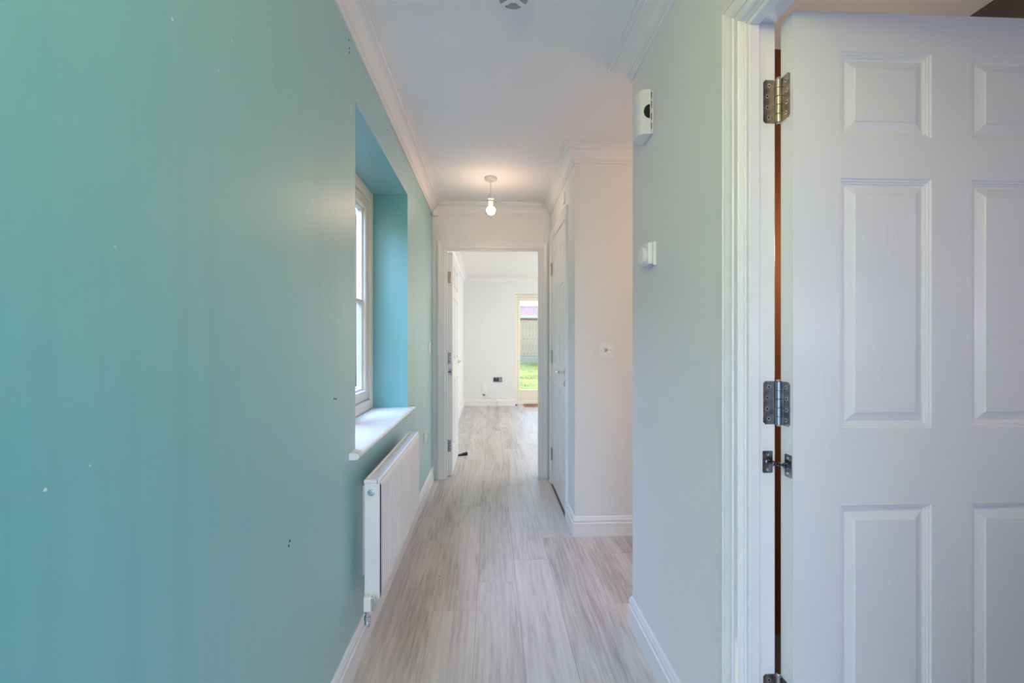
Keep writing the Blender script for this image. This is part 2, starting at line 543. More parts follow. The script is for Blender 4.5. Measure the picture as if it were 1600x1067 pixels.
# living room
bm = wall_mesh(B(), 'Y', XL - 0.10, XL, YL, YB, 0, HC)
new_obj('wall_living_left', bm, M['white_wall'], kind=S, label='white living room wall behind the open far door', cat='wall')
bm = wall_mesh(B(), 'Y', 3.65, 3.75, YL, YB, 0, HC)
new_obj('wall_living_right', bm, M['white_wall'], kind=S, label='white living room wall opposite the open far door', cat='wall')
bm = wall_mesh(B(), 'X', YB, YB + 0.30, XL - 0.10, 3.75, 0, HC, [PX])
new_obj('wall_living_back', bm, M['white_wall'], kind=S, label='white living room back wall beside the garden door', cat='wall')

bm = box(B(), XL - 0.30, 3.75, -0.45, YB + 0.30, HC, HC + 0.12)
new_obj('ceiling', bm, M['ceiling'], kind=S, label='flat white ceiling running the length of the hall', cat='ceiling')

floor = new_obj('floor', box(B(), XL - 0.30, 3.75, -0.45, YB + 0.30, -0.15, -0.008), M['subfloor'], kind=S,
                label='grey oak laminate floor laid lengthways along the hall', cat='floor')

# planks: rows 0.19 wide, boards 1.285 long, each its own object
PW, PLEN, GAP = 0.190, 1.285, 0.0005
def plank_bm(x0, x1, y0, y1):
    bm = B()
    e = 0.0008
    lo = [bm.verts.new(p) for p in ((x0, y0, -0.008), (x1, y0, -0.008), (x1, y1, -0.008), (x0, y1, -0.008))]
    mi = [bm.verts.new(p) for p in ((x0, y0, -e), (x1, y0, -e), (x1, y1, -e), (x0, y1, -e))]
    hi = [bm.verts.new(p) for p in ((x0 + e, y0 + e, 0), (x1 - e, y0 + e, 0), (x1 - e, y1 - e, 0), (x0 + e, y1 - e, 0))]
    for a, b in ((lo, mi), (mi, hi)):
        for i in range(4):
            bm.faces.new((a[i], a[(i + 1) % 4], b[(i + 1) % 4], b[i]))
    bm.faces.new(hi)
    return bm
row_joint = {-3: 1.49 + 0.35, -2: 2.77, -1: 2.04, 0: 2.27, 1: 2.50, 2: 2.77, 3: 2.06, 4: 2.55, 5: 1.8}
def row_limits(xc):
    """clear floor runs (y0, y1) under a row centred on xc."""
    runs = [(-0.40, YB)] if -0.6 < xc < XC else ([(YL - 0.02, YB)] if xc < 1.6 else [])
    if xc >= XC - 0.1:
        runs = [(-0.40, YR + 0.02)] if xc < XR + 0.1 else [(YE - 0.02, YR + 0.02)]
        if xc < 2.0:
            runs.append((YL - 0.02, YB))
    if xc > PX[0] and xc < PX[1]:
        runs = [(a, YB + 0.19 if b == YB else b) for a, b in runs]
    return runs
for r in range(-3, 13):
    xa, xb = -0.065 + r * PW, -0.065 + (r + 1) * PW
    if xa > 2.2: continue
    xa2, xb2 = max(xa, XL - 0.005), xb
    if xb2 - xa2 < 0.01: continue
    j0 = row_joint.get(r, 2.0 + (r * 0.437) % 1.285)
    k = math.floor((-0.40 - j0) / PLEN)
    for run in row_limits((xa2 + xb2) / 2):
        y = j0 + k * PLEN
        while y < run[1]:
            a, b = max(y, run[0]), min(y + PLEN, run[1])
            if b - a > 0.03:
                new_obj('plank', plank_bm(xa2 + GAP / 2, xb2 - GAP / 2, a + GAP / 2, b - GAP / 2), M['plank'], floor)
            y += PLEN

for kx, ky, kr in ((-0.410, 2.627, 0.0035), (0.322, 2.450, 0.003), (-0.265, 2.343, 0.005)):
    new_obj('knot', prism(B(), (kx, ky, -0.0003), (1, 0, 0), (0, 1, 0), (0, 0, 1), [(kr * math.cos(q * PI / 4), 0.7 * kr * math.sin(q * PI / 4)) for q in range(8)], 0.0006), M['subfloor_knot'] if 'subfloor_knot' in M else M.setdefault('subfloor_knot', mat('wood_knot', srgb(96, 84, 78), 0.6)), floor)

# skirting boards
SK = [(0, 0), (0.016, 0), (0.016, 0.072), (0.0165, 0.078), (0.0155, 0.081), (0.0115, 0.083), (0.0105, 0.087), (0.0125, 0.090), (0.0135, 0.096),
      (0.0125, 0.103), (0.0095, 0.108), (0.0090, 0.112), (0.0065, 0.117), (0.004, 0.120), (0, 0.120)]
def skirting(name, path, label, cat='skirting board'):
    new_obj(name, sweep(B(), path, (0, 0, 1), SK), M['gloss'], kind=S, label=label, cat=cat)
skirting('baseboard_left', [(XL, YF - 0.021, 0), (XL, -0.40, 0)], 'white moulded skirting board along the teal wall')
skirting('baseboard_right', [(XR, OP1[1] + 0.075, 0), (XR, YE, 0), (XR + 0.5, YE, 0)], 'white skirting board along the near white wall, ending at its corner')
skirting('baseboard_return', [(3.0, YR, 0), (XC, YR, 0), (XC, OP3[0] - 0.072, 0)], 'white skirting board wrapping the corner of the return wall')
skirting('baseboard_living', [(PX[0] - 0.002, YB, 0), (XL, YB, 0), (XL, YL, 0)], 'white skirting board along the living room back wall')

# coving
def coving_profile():
    p = [(0, -0.098), (0.007, -0.098), (0.007, -0.090), (0.012, -0.086), (0.012, -0.079), (0.017, -0.077)]
    for i in range(7):
        a = PI - i * (PI / 2) / 6
        p.append((0.063 + 0.046 * math.cos(a), -0.076 + 0.050 * math.sin(a)))
    p += [(0.067, -0.022), (0.067, -0.015), (0.074, -0.015), (0.075, -0.008), (0.086, -0.007), (0.086, 0), (0, 0)]
    return p
CV = coving_profile()
def coving(name, path, label):
    new_obj(name, sweep(B(), path, (0, 0, 1), CV), M['coving'], kind=S, label=label, cat='coving')
coving('trim_1', [(XC, YF, HC), (XL, YF, HC), (XL, -0.40, HC)], 'white stepped coving along the teal wall and across the end wall')
new_obj('end_block', box(B(), XL + 0.001, XL + 0.052, YF - 0.050, YF - 0.001, 2.286, 2.330, 0.003), M['coving'], bpy.data.objects['trim_1'])
new_obj('filler_gap', box(B(), XL, XL + 0.0015, YF - 0.058, YF - 0.050, 2.288, 2.312), M['dark'], bpy.data.objects['trim_1'])
coving('trim_2', [(XR, -0.40, HC), (XR, YE, HC), (3.0, YE, HC)], 'white stepped coving along the near white wall, cut square at its corner')
coving('trim_3', [(3.0, YR, HC), (XC, YR, HC), (XC, YF, HC)], 'white stepped coving around the return wall and over the cupboard door')
coving('trim_4', [(3.65, YB, HC), (XL, YB, HC), (XL, YL, HC)], 'white coving around the living room ceiling')

# door casings: lining, stop and architrave
AR = [(0, 0), (0, 0.009), (0.003, 0.0125), (0.017, 0.0130), (0.019, 0.0100), (0.022, 0.0100), (0.024, 0.0145), (0.030, 0.0155), (0.032, 0.0130),
      (0.035, 0.0135), (0.050, 0.0190), (0.053, 0.0195), (0.0545, 0.0155), (0.0575, 0.0155), (0.059, 0.0205), (0.064, 0.0205), (0.066, 0.0175), (0.066, 0)]
def casing(name, axis, face, back, nsign, a0, a1, top, label, stop_from, both=True):
    """axis 'X' or 'Y' = direction along the wall; face/back wall planes; nsign direction of the hall-side normal."""
    root = empty(name, (0, 0, 0), label, 'door frame', kind=S)
    n = Vector((0, nsign, 0)) if axis == 'X' else Vector((nsign, 0, 0))
    def P(u, t, z): return (u, t, z) if axis == 'X' else (t, u, z)
    # lining: two jambs and a head
    lo, hi = min(face, back), max(face, back)
    def bx(u0, u1, t0, t1, z0, z1, bev=0.0015):
        bm = B()
        if axis == 'X': box(bm, u0, u1, t0, t1, z0, z1, bev)
        else: box(bm, t0, t1, u0, u1, z0, z1, bev)
        return bm
    new_obj('jamb', bx(a0 - LT, a0, lo, hi, 0, top), M['gloss'], root)
    new_obj('jamb', bx(a1, a1 + LT, lo, hi, 0, top), M['gloss'], root)
    new_obj('head', bx(a0 - LT, a1 + LT, lo, hi, top, top + LT), M['gloss'], root)
    s0, s1 = stop_from
    new_obj('door_stop', bx(a0, a0 + 0.012, s0, s1, 0, top - 0.012), M['gloss'], root)
    new_obj('door_stop', bx(a1 - 0.012, a1, s0, s1, 0, top - 0.012), M['gloss'], root)
    new_obj('door_stop', bx(a0, a1, s0, s1, top - 0.012, top), M['gloss'], root)
    for fc, sg in ((face, nsign), (back, -nsign)) if both else ((face, nsign),):
        N = Vector((0, sg, 0)) if axis == 'X' else Vector((sg, 0, 0))
        m = 0.006
        path = [P(a0 - m, fc, 0), P(a0 - m, fc, top + m), P(a1 + m, fc, top + m), P(a1 + m, fc, 0)]
        d = Vector(path[1]) - Vector(path[0])
        side = N.cross(d)
        out = Vector(P(-1, 0, 0))
        if side.dot(out) < 0:
            path = path[::-1]
        new_obj('architrave', sweep(B(), path, N, AR), M['gloss'], root)
    return root
casing('trim_5', 'Y', XR, XR + 0.074, -1, OP1[0], OP1[1], OP1[2], 'white moulded frame and architrave around the near doorway', (XR + 0.004, XR + 0.030), both=False)
casing('trim_6', 'X', YF, YL, -1, OP2[0], OP2[1], OP2[2], 'white moulded frame around the open doorway at the end of hall', (YF + 0.004, YF + 0.032))
casing('trim_7', 'Y', XC, XC + 0.08, -1, OP3[0], OP3[1], OP3[2], 'white moulded frame around the closed cupboard door', (XC + 0.040, XC + 0.075), both=False)

# ------------------------------------------------------------------ doors
RINGS = [(0, 0), (0.0020, 0.0030), (0.0055, 0.0032), (0.0072, 0.0060), (0.0105, 0.0062), (0.0122, 0.0092), (0.0165, 0.0096), (0.0350, 0.0040), (0.0365, 0.0016)]
def door_leaf(name, W, H, T, X, rows, cols, label, flip_grain=False):
    """X maps local (across, behind the seen face, up) to world."""
    gh = M['grain_h2'] if flip_grain else M['grain_h']
    bm = B()
    xs = sorted({0, W, *[c for p in cols for c in p]})
    zs = sorted({0, H, *[c for p in rows for c in p]})
    vc = {}
    def V(x, y, z):
        k = (round(x, 5), round(y, 5), round(z, 5))
        if k not in vc: vc[k] = bm.verts.new(X @ Vector((x, y, z)))
        return vc[k]
    for i in range(len(xs) - 1):
        for j in range(len(zs) - 1):
            x0, x1, z0, z1 = xs[i], xs[i + 1], zs[j], zs[j + 1]
            incol = any(c[0] - 1e-6 <= x0 and x1 <= c[1] + 1e-6 for c in cols)
            inrow = any(c[0] - 1e-6 <= z0 and z1 <= c[1] + 1e-6 for c in rows)
            if incol and inrow:
                y = 0.012
                bm.faces.new((V(x0, y, z0), V(x1, y, z0), V(x1, y, z1), V(x0, y, z1)))
                for a, b in (((x0, z0), (x1, z0)), ((x1, z0), (x1, z1)), ((x1, z1), (x0, z1)), ((x0, z1), (x0, z0))):
                    bm.faces.new((V(a[0], 0, a[1]), V(b[0], 0, b[1]), V(b[0], y, b[1]), V(a[0], y, a[1])))
            else:
                f = bm.faces.new((V(x0, 0, z0), V(x1, 0, z0), V(x1, 0, z1), V(x0, 0, z1)))
                inside = cols[0][0] - 1e-6 <= x0 and x1 <= cols[-1][1] + 1e-6
                f.material_index = 1 if (inside and not inrow) else 0
            bm.faces.new((V(x0, T, z0), V(x1, T, z0), V(x1, T, z1), V(x0, T, z1)))
    for i in range(len(xs) - 1):
        for z in (0, H): bm.faces.new((V(xs[i], 0, z), V(xs[i + 1], 0, z), V(xs[i + 1], T, z), V(xs[i], T, z)))
    for j in range(len(zs) - 1):
        for x in (0, W): bm.faces.new((V(x, 0, zs[j]), V(x, 0, zs[j + 1]), V(x, T, zs[j + 1]), V(x, T, zs[j])))
    d = new_obj(name, bm, [M['grain_v'], gh], kind=S, label=label, cat='door')
    for r in rows:
        for c in cols:
            bm = B()
            prev = None
            for ins, dep in RINGS:
                q = [bm.verts.new(X @ Vector(p)) for p in ((c[0] + ins, dep, r[0] + ins), (c[1] - ins, dep, r[0] + ins), (c[1] - ins, dep, r[1] - ins), (c[0] + ins, dep, r[1] - ins))]
                if prev:
                    for i in range(4):
                        bm.faces.new((prev[i], prev[(i + 1) % 4], q[(i + 1) % 4], q[i]))
                prev = q
            bm.faces.new(prev)
            bmesh.ops.recalc_face_normals(bm, faces=bm.faces)
            want = (X.to_3x3() @ Vector((0, -1, 0)))
            bm.normal_update()
            if sum((f.normal.dot(want) * f.calc_area() for f in bm.faces)) < 0:
                bmesh.ops.reverse_faces(bm, faces=bm.faces)
            new_obj('panel', bm, M['grain_v'], d, recalc=False)
    return d
M['grain_h2'] = mat('door_paint_level_grain_side', (0.83, 0.83, 0.835, 1), 0.36, bump=0.16, bscale=9, stretch=(22, 1.2, 22))

def hinge(parent, p, z0, h, dirA, nA, dirB, nB, w=0.032, r=0.0068, screws=True, m=None):
    """butt hinge: knuckle at p, leaf A along dirA lying on a face whose outward normal is nA."""
    m = m or M['steel']
    x, y = p
    bm = B()
    prof, k = [], 5
    prof.append((r * 0.55, -0.0045)); prof.append((r * 0.8, -0.002))
    for i in range(k):
        a, b = h * i / k, h * (i + 1) / k
        prof += [(r * 0.66, a), (r, a + 0.0008), (r, b - 0.0016), (r * 0.66, b - 0.0006)]
        if i in (0, 3):
            prof += [(r * 1.12, b - 0.0003), (r * 1.12, b + 0.0012)]
    prof += [(r * 0.8, h + 0.002), (r * 0.55, h + 0.0045)]
    prof = [prof[0]] + [q for q in prof[1:]]
    lathe(bm, (x, y, z0), (0, 0, 1), prof, 14)
    hg = new_obj('hinge', bm, M['knuckle'], parent, smooth=True)
    for dr, n in ((dirA, nA), (dirB, nB)):
        d3, n3 = Vector((*dr, 0)), Vector((*n, 0))
        o = Vector((x, y, z0)) - n3 * 0.0
        # put the leaf on the face the normal points away from
        base = hinge_face(o, n3, dr, n)
        bm = prism(B(), base, d3, (0, 0, 1), n3, [(0, 0), (w - 0.005, 0), (w, 0.005), (w, h - 0.005), (w - 0.005, h), (0, h)], 0.0018)
        new_obj('leaf', bm, m, hg)
        if screws:
            for q, (a, zz) in enumerate(((0.62, 0.13), (0.72, 0.36), (0.72, 0.62), (0.60, 0.87))):
                c = base + d3 * (w * a) + Vector((0, 0, h * zz))
                bm = lathe(B(), c + n3 * 0.0014, n3, [(0.0050, 0), (0.0048, 0.0007), (0.0036, 0.0010), (0.0026, 0.0008), (0.0020, 0.0006), (0.0, 0.0005)], 12)
                bm.faces.ensure_lookup_table()
                for f in bm.faces:
                    if max((v.co - c).dot(n3) for v in f.verts) < 0.00225 and max((v.co - c - n3 * (v.co - c).dot(n3)).length for v in f.verts) < 0.0031:
                        f.material_index = 1
                new_obj('screw', bm, [M['screw'], M['dark']], hg)
    return hg
def hinge_face(o, n3, dr, n):
    return o + HF.get((tuple(dr), tuple(n)), Vector((0, 0, 0)))
HF = {}

rows6 = [(0.205, 0.820), (0.995, 1.566), (1.662, 1.855)]
# --- near door, open square to the wall: seen face looks at the camera
D1X, D1Y = 0.684, 1.000
X1 = Matrix(((1, 0, 0, D1X), (0, 1, 0, D1Y), (0, 0, 1, 0.006), (0, 0, 0, 1)))
door1 = door_leaf('door_1', 0.762, 1.944, 0.044, X1, rows6, [(0.111, 0.328), (0.425, 0.642)], 'open white six panel door nearest the camera, hung on worn steel hinges')
KX, KY = 0.6785, 1.0445
HF = {((-1, 0), (0, -1)): Vector((0, 1.050 - KY, 0)), ((0, -1), (-1, 0)): Vector((D1X - KX, 0, 0))}
for z0 in (1.717, 1.004, 0.310):
    hinge(door1, (KX, KY), z0, 0.102, (-1, 0), (0, -1), (0, -1), (-1, 0), w=0.034)
# lever handle near the unseen free edge
bm = lathe(B(), (1.39, D1Y - 0.001, 0.985), (0, -1, 0), [(0.026, 0), (0.026, 0.006), (0.024, 0.009), (0.011, 0.010), (0.010, 0.045), (0.0, 0.046)], 24)
tube(bm, [(1.39, D1Y - 0.040, 0.985), (1.36, D1Y - 0.046, 0.985), (1.29, D1Y - 0.044, 0.985)], 0.008)
new_obj('door_handle', bm, M['chrome'], door1, smooth=True)

def closer(loc_a, ua, na, loc_b, ub, nb, label):
    """chain door closer: a plate on the frame, a plate on the door edge, links between."""
    root = empty('door_closer', ((Vector(loc_a) + Vector(loc_b)) / 2), label, 'door closer', 'chain door closers in the hinge gaps')
    for lc, u, n in ((loc_a, ua, na), (loc_b, ub, nb)):
        p = new_obj('plate', prism(B(), lc, u, (0, 0, 1), n, rrect(-0.012, 0.012, -0.026, 0.026, 0.003), 0.0018), M['steel'], root)
        for zz in (-0.018, 0.018):
            c = Vector(lc) + Vector((0, 0, zz)) + Vector(n) * 0.0016
            new_obj('screw', lathe(B(), c, n, [(0.0040, 0), (0.0038, 0.0008), (0.0012, 0.0003)], 12), M['screw'], p)
        c = Vector(lc) + Vector(n) * 0.0016
        new_obj('collar', lathe(B(), c, n, [(0.0065, 0), (0.0065, 0.002), (0.0045, 0.003), (0.0045, 0.005)], 14), M['steel'], p)
    a = Vector(loc_a) + Vector(na) * 0.006
    b = Vector(loc_b) + Vector(nb) * 0.006
    nl = 6
    d = (b - a).normalized()
    for i in range(nl):
        c = a.lerp(b, (i + 0.5) / nl)
        L = (b - a).length / nl * 0.80
        side = Vector((0, 0, 1)) if i % 2 else d.cross(Vector((0, 0, 1)))
        pts = []
        for q in range(13):
            an = 2 * PI * q / 12
            pts.append(c + d * L * 0.74 * math.cos(an) + side * 0.0045 * math.sin(an))
        new_obj('link', tube(B(), pts, 0.0019, 6), M['chain'], root)
    return root
closer((0.655, OP1[1], 0.915), (1, 0, 0), (0, -1, 0), (D1X, 1.016, 0.914), (0, 1, 0), (-1, 0, 0), 'small steel chain closer bridging the hinge gap of the near door')

# --- far door, open into the living room: seen face looks towards +X
D2X, D2Y = OP2[0] + 0.049, YL + 0.003
X2 = Matrix(((0, -1, 0, D2X), (1, 0, 0, D2Y), (0, 0, 1, 0.008), (0, 0, 0, 1)))
door2 = door_leaf('door_2', 0.762, 1.985, 0.044, X2, [(0.21, 0.84), (1.02, 1.60), (1.69, 1.885)], [(0.111, 0.328), (0.425, 0.642)],
                  'open white six panel door at the end of hall, standing in the living room', flip_grain=True)
K2 = (OP2[0] + 0.003, YL + 0.001)
HF = {((0, -1), (1, 0)): Vector((OP2[0] - K2[0], 0, 0)), ((1, 0), (0, -1)): Vector((0, D2Y - K2[1], 0))}
for z0 in (1.72, 1.00, 0.22):
    hinge(door2, K2, z0, 0.102, (0, -1), (1, 0), (1, 0), (0, -1), w=0.032, screws=True)
closer((OP2[0], YL - 0.022, 0.93), (0, 1, 0), (1, 0, 0), (D2X - 0.018, D2Y, 0.93), (1, 0, 0), (0, -1, 0), 'tiny steel chain closer in the hinge gap of the far open door')
def lever(parent, p, n, along, scale=1.0):
    """round rose, neck and lever; n = outward normal, along = lever direction."""
    p, n, al = Vector(p), Vector(n), Vector(along)
    bm = lathe(B(), p, n, [(0.025, 0), (0.025, 0.006), (0.022, 0.009), (0.010, 0.010), (0.009, 0.040)], 22)
    h = new_obj('door_handle', bm, M['chrome'], parent, smooth=True)
    bm = tube(B(), [p + n * 0.034, p + n * 0.042 + al * 0.006, p + n * 0.045 + al * 0.02, p + n * 0.045 + al * 0.11], 0.0085, 12)
    new_obj('lever', bm, M['chrome'], h, smooth=True)
    return h
lever(door2, (D2X, D2Y + 0.705, 0.99), (1, 0, 0), (0, -1, 0))

# --- cupboard door, closed: seen face looks at -X, hinged on the far side
D3W = OP3[1] - OP3[0] - 0.006
X3 = Matrix(((0, 1, 0, XC - 0.002), (-1, 0, 0, OP3[1] - 0.003), (0, 0, 1, 0.010), (0, 0, 0, 1)))
door3 = door_leaf('door_3', D3W, 2.030, 0.038, X3, [(0.21, 0.84), (1.02, 1.62), (1.72, 1.92)], [(0.100, 0.300), (0.394, 0.594)],
                  'closed white six panel cupboard door with chrome lever handle', flip_grain=True)
K3 = (XC - 0.010, OP3[1] - 0.001)
HF = {((1, 0), (0, -1)): Vector((0, 0.0015, 0)), ((1, 0), (0, 1)): Vector((0, -0.0015, 0))}
for z0 in (1.755, 1.02, 0.205):
    hinge(door3, K3, z0, 0.102, (1, 0), (0, -1), (1, 0), (0, 1), w=0.010, r=0.0075, screws=False)
lever(door3, (XC - 0.002, OP3[0] + 0.060, 0.985), (-1, 0, 0), (0, 1, 0))
bm = lathe(B(), (XC - 0.002, OP3[0] + 0.060, 0.905), (-1, 0, 0), [(0.025, 0), (0.025, 0.006), (0.022, 0.009), (0.010, 0.009), (0.008, 0.004)], 22)
new_obj('escutcheon', bm, M['chrome'], door3, smooth=True)

# ------------------------------------------------------------------ hall window
def framed(bm, y0, y1, z0, z1, w, x0, x1, bev=0.004):
    """picture-frame of four rails in the YZ plane."""
    box(bm, x0, x1, y0, y0 + w, z0, z1, bev)
    box(bm, x0, x1, y1 - w, y1, z0, z1, bev)
    box(bm, x0, x1, y0 + w - 0.001, y1 - w + 0.001, z0, z0 + w, bev)
    box(bm, x0, x1, y0 + w - 0.001, y1 - w + 0.001, z1 - w, z1, bev)
    return bm
wx = XL - 0.207
window1 = empty('window_1', (wx, (WIN[0] + WIN[1]) / 2, WIN[2]), 'cream framed hall window set deep in the teal wall', 'window', kind=S)
fr = new_obj('window_frame', framed(B(), WIN[0], WIN[1], WIN[2], WIN[3], 0.062, wx - 0.070, wx), M['cream'], window1)
ymid = (WIN[0] + WIN[1]) / 2
bm = box(B(), wx - 0.070, wx - 0.002, ymid - 0.035, ymid + 0.035, WIN[2] + 0.06, WIN[3] - 0.06, 0.004)
new_obj('mullion', bm, M['cream'], window1)
for a, b in ((WIN[0] + 0.062, ymid - 0.035), (ymid + 0.035, WIN[1] - 0.062)):
    z0, z1 = WIN[2] + 0.062, WIN[3] - 0.062
    bm = framed(B(), a, b, z0, z1, 0.058, wx - 0.066, wx - 0.012, 0.005)
    sash = new_obj('sash', bm, M['cream'], window1)
    bm = framed(B(), a + 0.054, b - 0.054, z0 + 0.054, z1 - 0.054, 0.016, wx - 0.062, wx - 0.030, 0.003)
    new_obj('bead', bm, M['cream'], sash)
    zb = (z0 + z1) / 2 - 0.015
    new_obj('glazing_bar', box(B(), wx - 0.058, wx - 0.026, a + 0.055, b - 0.055, zb - 0.011, zb + 0.011, 0.004), M['cream'], sash)
    for q0, q1 in ((z0 + 0.055, zb), (zb, z1 - 0.055)):
        new_obj('pane', box(B(), wx - 0.046, wx - 0.042, a + 0.055, b - 0.055, q0, q1), M['glass'], sash)
# sill board with rounded nose and horns past the reveal
pts = [(-0.215, 0), (0.024, 0)] + [(0.024 + 0.012 * math.cos(a), 0.012 + 0.012 * math.sin(a)) for a in [math.radians(-90 + 22.5 * i) for i in range(1, 8)]] + [(0.024, 0.024), (-0.215, 0.024)]
bm = B()
prism(bm, (XL, WIN[0] + 0.001, WIN[2] - 0.022), (1, 0, 0), (0, 0, 1), (0, 1, 0), [(x, z) for x, z in ((-0.204, 0), (0.0, 0), (0.0, 0.024), (-0.204, 0.024))], WIN[1] - WIN[0] - 0.002)
nose = [(0.0, 0), (0.024, 0)] + pts[2:-2] + [(0.024, 0.024), (0.0, 0.024)]
prism(bm, (XL, WIN[0] - 0.075, WIN[2] - 0.022), (1, 0, 0), (0, 0, 1), (0, 1, 0), nose, WIN[1] - WIN[0] + 0.150)
new_obj('window_sill', bm, M['gloss'], window1)

# ------------------------------------------------------------------ radiator under the window
RY0, RY1, RZ0, RZ1, RXB, RXF = 1.700, 2.600, 0.245, 0.690, -0.467, -0.405
rad = empty('radiator', ((RXB + RXF) / 2, (RY0 + RY1) / 2, RZ0), 'white fluted panel radiator on the teal wall below the window', 'radiator')
bm = B()
ys, yv = [], RY0 + 0.002
n_fl = 26
pitch = (RY1 - RY0 - 0.036) / n_fl
cols_ = [(RY0 + 0.002, 0.0)]
for i in range(n_fl):
    a = RY0 + 0.018 + i * pitch
    cols_ += [(a, 0), (a + pitch * 0.42, 0), (a + pitch * 0.55, 1), (a + pitch * 0.80, 1), (a + pitch * 0.93, 0)]
cols_.append((RY1 - 0.002, 0))
zr = [(RZ0 + 0.004, 0, -0.012), (RZ0 + 0.012, 0, 0), (RZ0 + 0.028, 0, 0), (RZ0 + 0.040, 1, 0), (RZ1 - 0.052, 1, 0), (RZ1 - 0.040, 0, 0), (RZ1 - 0.022, 0, 0), (RZ1 - 0.010, 0, -0.004), (RZ1 - 0.004, 0, -0.012)]
grid = [[bm.verts.new((RXF + off - 0.0035 * g * k, y, z)) for y, k in cols_] for z, g, off in zr]
for a, b in zip(grid, grid[1:]):
    for i in range(len(cols_) - 1):
        bm.faces.new((a[i], a[i + 1], b[i + 1], b[i]))
new_obj('front_panel', bm, M['radiator'], rad, recalc=True)
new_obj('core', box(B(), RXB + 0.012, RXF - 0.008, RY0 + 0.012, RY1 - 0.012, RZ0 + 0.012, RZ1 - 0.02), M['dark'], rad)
new_obj('back_panel', box(B(), RXB, RXB + 0.012, RY0 + 0.004, RY1 - 0.004, RZ0 + 0.004, RZ1 - 0.012, 0.002), M['radiator'], rad)
for ya, yb in ((RY0, RY0 + 0.012), (RY1 - 0.012, RY1)):
    new_obj('side_panel', box(B(), RXB + 0.001, RXF - 0.005, ya, yb, RZ0 + 0.002, RZ1 - 0.014, 0.002), M['radiator'], rad)
bm = B()
gz0, gz1 = RZ1 - 0.014, RZ1
for xa, xb in ((RXB - 0.001, RXB + 0.010), (RXF - 0.016, RXF - 0.004)):
    box(bm, xa, xb, RY0 - 0.002, RY1 + 0.002, gz0, gz1, 0.002)
for ya, yb in ((RY0 - 0.002, RY0 + 0.012), (RY1 - 0.012, RY1 + 0.002)):
    box(bm, RXB + 0.006, RXF - 0.010, ya, yb, gz0, gz1, 0.002)
grille = new_obj('top_grille', bm, M['radiator'], rad)
bm = B()
ng = 84
for i in range(ng):
    y = RY0 + 0.014 + (RY1 - RY0 - 0.028) * (i + 0.5) / ng
    box(bm, RXB + 0.009, RXF - 0.014, y - 0.0038, y + 0.0038, gz1 - 0.006, gz1 - 0.0022)
new_obj('grille_bars', bm, M['radiator'], grille, kind='stuff')
px_ = (RXB + RXF) / 2 - 0.004
bm = lathe(B(), (px_, RY0 - 0.0005, RZ1 - 0.047), (0, -1, 0), [(0.0135, 0), (0.0135, 0.002), (0.0105, 0.0022), (0.0105, 0.0002)], 24)
plug = new_obj('plug_ring', bm, M['chrome'], rad, smooth=True)
bm = lathe(B(), (px_, RY0 - 0.0005, RZ1 - 0.047), (0, -1, 0), [(0.0105, 0), (0.0105, 0.0008), (0.0088, 0.0032), (0.006, 0.0036)], 24)
new_obj('bleed_plug', bm, M['chrome'], plug, smooth=True)
# lockshield valve at the near bottom corner
vz, vy = RZ0 + 0.022, RY0 - 0.004
bm = box(B(), px_ - 0.022, px_ + 0.004, vy - 0.026, vy + 0.004, vz - 0.048, vz + 0.006, 0.004, 2)
valve = new_obj('valve', bm, M['pvc'], rad)
bm = tube(B(), [(px_ + 0.014, vy - 0.012, vz + 0.004), (px_ + 0.018, vy - 0.014, vz - 0.010), (px_ + 0.015, vy - 0.013, vz - 0.030), (px_ + 0.012, vy - 0.012, vz - 0.048)], 0.0065, 12)
cyl(bm, (px_ - 0.002, vy - 0.012, vz - 0.004), (px_ + 0.018, vy - 0.012, vz - 0.004), 0.007)
new_obj('valve_lever', bm, M['chrome'], valve, smooth=True)
bm = lathe(B(), (px_ - 0.010, vy - 0.012, vz - 0.108), (0, 0, 1), [(0.0070, 0), (0.0105, 0.006), (0.0115, 0.014), (0.0095, 0.022), (0.0125, 0.026), (0.0125, 0.038), (0.0085, 0.040), (0.0085, 0.060)], 6 * 3)
new_obj('union_nut', bm, M['chrome'], valve, smooth=True)
bm = tube(B(), [(px_ - 0.010, vy - 0.012, vz - 0.100), (px_ - 0.011, vy - 0.008, vz - 0.110), (px_ - 0.016, vy + 0.014, vz - 0.113), (px_ - 0.044, vy + 0.120, vz - 0.113), (XL + 0.0065, vy + 0.150, vz - 0.113)], 0.0058, 12)
new_obj('pipe', bm, M['chrome'], rad, smooth=True)
for yb in (RY0 + 0.14, RY1 - 0.14):
    new_obj('bracket', box(B(), XL + 0.0005, RXB + 0.001, yb - 0.015, yb + 0.015, RZ0 + 0.03, RZ1 - 0.06), M['radiator'], rad)

# ------------------------------------------------------------------ ceiling pendant with lit bulb
PY = 3.339
pend = empty('pendant_light', (0, PY, HC), 'white ceiling pendant with bare lit bulb near the far doorway', 'light')
new_obj('ceiling_rose', lathe(B(), (0, PY, HC), (0, 0, -1), [(0.046, 0), (0.048, 0.004), (0.046, 0.013), (0.038, 0.022), (0.014, 0.027), (0.009, 0.034), (0.004, 0.036)], 28), M['pvc'], pend, smooth=True)
new_obj('cord', tube(B(), [(0, PY, HC - 0.034), (-0.0015, PY, HC - 0.07), (0.0, PY, HC - 0.118)], 0.0030), M['pvc'], pend)
new_obj('lamp_holder', lathe(B(), (0, PY, HC - 0.115), (0, 0, -1), [(0.007, 0), (0.016, 0.006), (0.018, 0.022), (0.0185, 0.034), (0.022, 0.036), (0.022, 0.044), (0.0185, 0.046), (0.0185, 0.064), (0.016, 0.066), (0.0155, 0.088)], 24), M['pvc'], pend, smooth=True)
